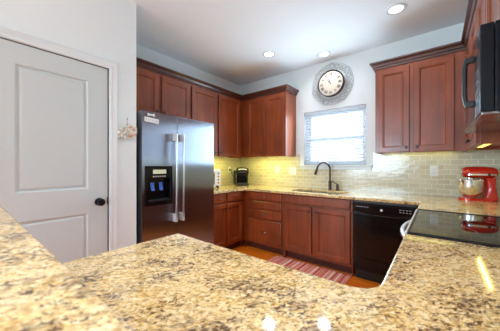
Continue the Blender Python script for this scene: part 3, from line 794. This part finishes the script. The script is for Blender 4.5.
b.xform(Matrix.Translation((0.085, 0, 0)) @ Matrix.Rotation(R(150), 4, 'Z') @ Matrix.Translation((-0.085, 0, 0)))
b.build('bowl_handle', 'steel_bowl', bw)
MB().lathe([(0.012, -0.062), (0.012, -0.068), (0.001, -0.069)], (0.21, 0, 0.245), 'y', 12).build('speed_knob', 'blackm', mx)

# ------------------------------------------------------------------ coffee maker and small white appliance
cf = thing('coffee_maker', 'black single cup coffee maker in the left corner', 'coffee maker', (-2.56, 2.985, CT), 42)
b = MB()
b.rings([rr(-0.10, 0.10, -0.13, 0.13, 0.03, 0), rr(-0.10, 0.10, -0.13, 0.13, 0.03, 0.03), rr(-0.097, 0.097, -0.127, 0.127, 0.03, 0.036)])
b.build('base', 'blackm', cf)
b = MB()
b.rings([rr(-0.095, 0.095, -0.02, 0.125, 0.03, 0.034), rr(-0.097, 0.097, -0.02, 0.125, 0.03, 0.20)])
b.build('back_housing', 'black', cf)
b = MB()
b.rings([rr(-0.096, 0.096, -0.125, 0.125, 0.045, 0.185), rr(-0.103, 0.103, -0.132, 0.127, 0.05, 0.20), rr(-0.103, 0.103, -0.132, 0.127, 0.05, 0.262), rr(-0.094, 0.094, -0.120, 0.118, 0.05, 0.288), rr(-0.065, 0.065, -0.088, 0.09, 0.05, 0.300)])
hd = b.build('brew_head', 'black', cf)
pts = [(-0.062+0.124*i/12, -0.128-0.012*math.sin(math.pi*i/12), 0.262+0.010*math.sin(math.pi*i/12)) for i in range(13)]
MB().tube(pts, 0.009, 8).build('lift_handle', 'silver', hd)
MB().box(-0.06, 0.06, -0.134, -0.128, 0.212, 0.234, 0.002).build('button_panel', 'greymetal', hd)
MB().box(-0.075, 0.075, -0.125, -0.03, 0.037, 0.044, 0.002).build('drip_tray', 'greymetal', cf)
wt = MB(); wt.rings([rr(-0.150, -0.104, -0.09, 0.11, 0.02, 0.02), rr(-0.150, -0.104, -0.09, 0.11, 0.02, 0.25)])
wt.build('water_tank', 'screen', cf)

inv = (Matrix.Translation((-2.56, 2.985, CT)) @ Matrix.Rotation(R(42), 4, 'Z')).inverted()
pw = [Vector((-2.83, 2.953, 1.125)), Vector((-2.800, 2.953, 1.125)), Vector((-2.785, 2.954, 1.115)), Vector((-2.77, 2.956, 1.06)), Vector((-2.745, 2.962, 1.01)), Vector((-2.715, 2.975, 0.975)), Vector((-2.69, 2.99, 0.97)), Vector((-2.665, 3.003, 0.955))]
b = MB().tube([inv @ p_ for p_ in pw[1:]], 0.0045, 8)
b.build('power_cord', 'blackm', cf)
b = MB().box(-2.824, -2.795, 2.937, 2.969, 1.112, 1.138, 0.004); b.xform(inv); b.build('plug', 'blackm', cf)

ta = thing('toaster_oven', 'small white countertop oven with dark window beside the refrigerator', 'toaster oven', (-2.50, 2.03, CT), 90)
TW, TH = 0.405, 0.275
MB().box(0, TW, 0.012, 0.30, 0.012, TH, 0.012, 3).build('body', 'white', ta)
td = MB().box(0.012, 0.292, 0.0, 0.0118, 0.03, TH-0.018, 0.005).build('door', 'white', ta)
MB().box(0.035, 0.275, -0.0012, 0.001, 0.060, TH-0.045, 0.0005).build('door_window', 'screen', td)
MB().tube([(0.06, 0.0, 0.044), (0.06, -0.018, 0.044), (0.21, -0.018, 0.044), (0.21, 0.0, 0.044)], 0.005, 8).build('handle', 'silver', td)
tp = MB().box(0.298, TW-0.008, 0.002, 0.0118, 0.03, TH-0.018, 0.004).build('control_panel', 'white', ta)
for i, c_ in enumerate(('btn_blue', 'btn_red', 'btn_blue', 'btn_red')):
    MB().lathe([(0.013, 0.002), (0.013, -0.006), (0.001, -0.007)], (0.348, 0, 0.215-i*0.045), 'y', 14).build('button', c_, tp)
for x in (0.03, TW-0.03):
    for y in (0.04, 0.27): MB().lathe([(0.012, 0), (0.012, 0.0125)], (x, y, 0), 'z', 10).build('foot', 'blackm', ta)
MB().box(0.30, 0.345, -0.012, 0.002, 0.016, 0.04, 0.003).build('latch', 'blackm', ta)

# ------------------------------------------------------------------ outlets and switch
def outlet(label, loc, rz, double=False, cat='outlet', name='wall_outlet'):
    t = thing(name, label, cat, loc, rz, 'white wall plates on the backsplash')
    hw = 0.058 if double else 0.036
    MB().box(-hw, hw, -0.006, 0, -0.058, 0.058, 0.003).build('plate', 'white', t)
    if double:
        for x in (-0.023, 0.023): MB().box(x-0.016, x+0.016, -0.010, -0.0055, -0.033, 0.033, 0.002).build('rocker', 'white', t)
    else:
        for z in (-0.020, 0.020):
            so = MB().box(-0.017, 0.017, -0.008, -0.0055, z-0.015, z+0.015, 0.003).build('socket', 'white', t)
            MB().box(-0.008, -0.005, -0.0085, -0.0075, z-0.005, z+0.006).box(0.005, 0.008, -0.0085, -0.0075, z-0.005, z+0.006).build('slots', 'greymetal', so)
    return t
yf = YB-0.0085
outlet('white outlet plate on the left backsplash with a black plug in it', (XL+0.0085, 2.953, 1.125), 90)
outlet('single white wall plate under the left end of the back cabinets', (-2.035, yf, 1.128), 0)
outlet('double white rocker switch plate just left of the window', (-1.753, yf, 1.118), 0, True, 'switch', 'light_switch')
outlet('white outlet plate on the backsplash between dishwasher and mixer', (-0.032, yf, 1.139), 0)

# ------------------------------------------------------------------ rug
b = MB()
x0, x1, y0, y1 = -1.655, -0.725, 2.14, 2.645
nx, ny = 40, 12
def rp(i, j, z): 
    x = x0+(x1-x0)*i/nx; y = y0+(y1-y0)*j/ny
    return (x, y, z+0.0012*math.sin(i*1.1)*math.sin(j*0.9))
top = [[b.bm.verts.new(rp(i, j, 0.011)) for j in range(ny+1)] for i in range(nx+1)]
bot = [[b.bm.verts.new((rp(i, j, 0)[0], rp(i, j, 0)[1], 0.001)) for j in range(ny+1)] for i in range(nx+1)]
for i in range(nx):
    for j in range(ny):
        b.bm.faces.new((top[i][j], top[i+1][j], top[i+1][j+1], top[i][j+1])); b.bm.faces.new((bot[i][j], bot[i][j+1], bot[i+1][j+1], bot[i+1][j]))
for i in range(nx):
    b.bm.faces.new((top[i][0], bot[i][0], bot[i+1][0], top[i+1][0])); b.bm.faces.new((top[i][ny], top[i+1][ny], bot[i+1][ny], bot[i][ny]))
for j in range(ny):
    b.bm.faces.new((top[0][j], top[0][j+1], bot[0][j+1], bot[0][j])); b.bm.faces.new((top[nx][j], bot[nx][j], bot[nx][j+1], top[nx][j+1]))
tag(b.build('rug', 'rug'), 'red striped woven rug on the floor before the sink cabinet', 'rug')

# ------------------------------------------------------------------ shell garland on the pantry wall
sh = thing('wall_ornament', 'cluster of pale seashells hanging by a cord on the pantry wall edge', 'wall ornament', (XP+0.001, 0.930, 1.495), 90)
MB().tube([(0, -0.004, 0.04), (0.001, -0.004, 0.115)], 0.0015, 6).build('cord', 'twine', sh)
MB().lathe([(0.004, 0), (0.004, -0.008), (0.001, -0.009)], (0.001, 0, 0.115), 'y', 10).build('nail', 'bronze', sh)
rnd = random.Random(3)
for i in range(46):
    u = rnd.uniform(-1, 1); x = u*0.078; z = 0.004-0.034*u*u*(1 if u < 0 else -0.2)+rnd.uniform(-0.062, 0.062)*(1.15-abs(u)*0.75)
    if i % 3 == 0: mt = 'greygreen' if u < 0 else 'coral'
    else: mt = 'shell'
    b = MB(); a = rnd.uniform(0, 6.28); ln = rnd.uniform(0.024, 0.042)
    ax = Vector((math.cos(a), rnd.uniform(-0.6, 0.1), math.sin(a))).normalized()
    c_ = Vector((x, -0.016-rnd.uniform(0, 0.016), z))
    b.tube([c_-ax*ln*0.5, c_-ax*ln*0.25, c_, c_+ax*ln*0.35, c_+ax*ln*0.5], [0.003, 0.0075, 0.009, 0.004, 0.001], 8)
    b.build('shell', mt, sh)

# ------------------------------------------------------------------ ceiling lights
def downlight(label, x, y, power=14, cone=150):
    t = thing('recessed_light', label, 'ceiling light', (x, y, CEIL), 0, 'recessed ceiling lights')
    MB().lathe([(0.058, -0.001), (0.060, -0.006), (0.078, -0.008), (0.088, -0.004), (0.090, -0.0005)], (0, 0, 0), 'z', 36, False, False).build('trim_ring', 'trim', t)
    MB().lathe([(0.060, -0.0005), (0.060, -0.003), (0.001, -0.004)], (0, 0, 0), 'z', 32).build('lens', 'lens', t)
    l = bpy.data.lights.new('lamp', 'SPOT'); l.energy = power*8; l.spot_size = R(cone); l.spot_blend = 0.8; l.shadow_soft_size = 0.075; l.color = (0.95, 0.97, 1.0)
    o = bpy.data.objects.new('lamp', l); C.objects.link(o); o.parent = t; o.location = (0, 0, -0.02)
    return t
PW = 1.7
downlight('recessed ceiling light nearest the left corner cabinets', -1.735, 2.561, PW)
downlight('recessed ceiling light directly above the wall clock', -1.169, 3.015, PW)
downlight('largest looking recessed ceiling light, near the right wall cabinets', -0.306, 2.573, PW)
downlight('added unseen recessed light brightening the raised granite bar', -0.35, 0.25, 5.6, 110)  # extra lamp out of view, added to brighten the granite
downlight('added unseen recessed light brightening the kitchen floor and lower cabinets', -1.15, 1.45, 4.0, 130)  # extra lamp above the frame, added to light floor and base cabinets
downlight('added unseen recessed fill light over the living room', -1.6, -2.4, 2.0)  # lamp behind the camera, added for general fill

# ------------------------------------------------------------------ under cabinet light strips
def strip(label, x, y, rz, ln, power=1.6, wd=0.02, lens='strip', hw=0.014):
    t = thing('under_cabinet_light', label, 'light strip', (x, y, UB+0.027), rz, 'under cabinet light strips')
    MB().box(-ln/2, ln/2, -hw, hw, -0.008, 0.0, 0.002).build('housing', 'white', t)
    MB().box(-ln/2+0.004, ln/2-0.004, -hw+0.004, hw-0.004, -0.0105, -0.0082).build('lens', lens, t)
    l = bpy.data.lights.new('lamp', 'AREA'); l.shape = 'RECTANGLE'; l.size = ln-0.02; l.size_y = wd; l.energy = power; l.color = (0.96, 0.94, 0.24)
    o = bpy.data.objects.new('lamp', l); C.objects.link(o); o.parent = t; o.location = (0, 0, -0.012)
    return t
strip('light strip under the cabinet right of the refrigerator', XL+0.23, 2.38, 90, 0.80, 3.6)
strip('light strip under the left back wall cabinet, over the coffee maker', -2.10, YB-0.23, 0, 0.74, 3.6)
strip('light strip under the cabinet right of the window', -0.18, YB-0.06, 0, 0.64, 0.18, 0.07, 'strip_dim')
strip('light strip under the right corner cabinet by the microwave', 0.275, 2.50, 90, 0.66, 0.5, 0.012, 'strip', 0.03)
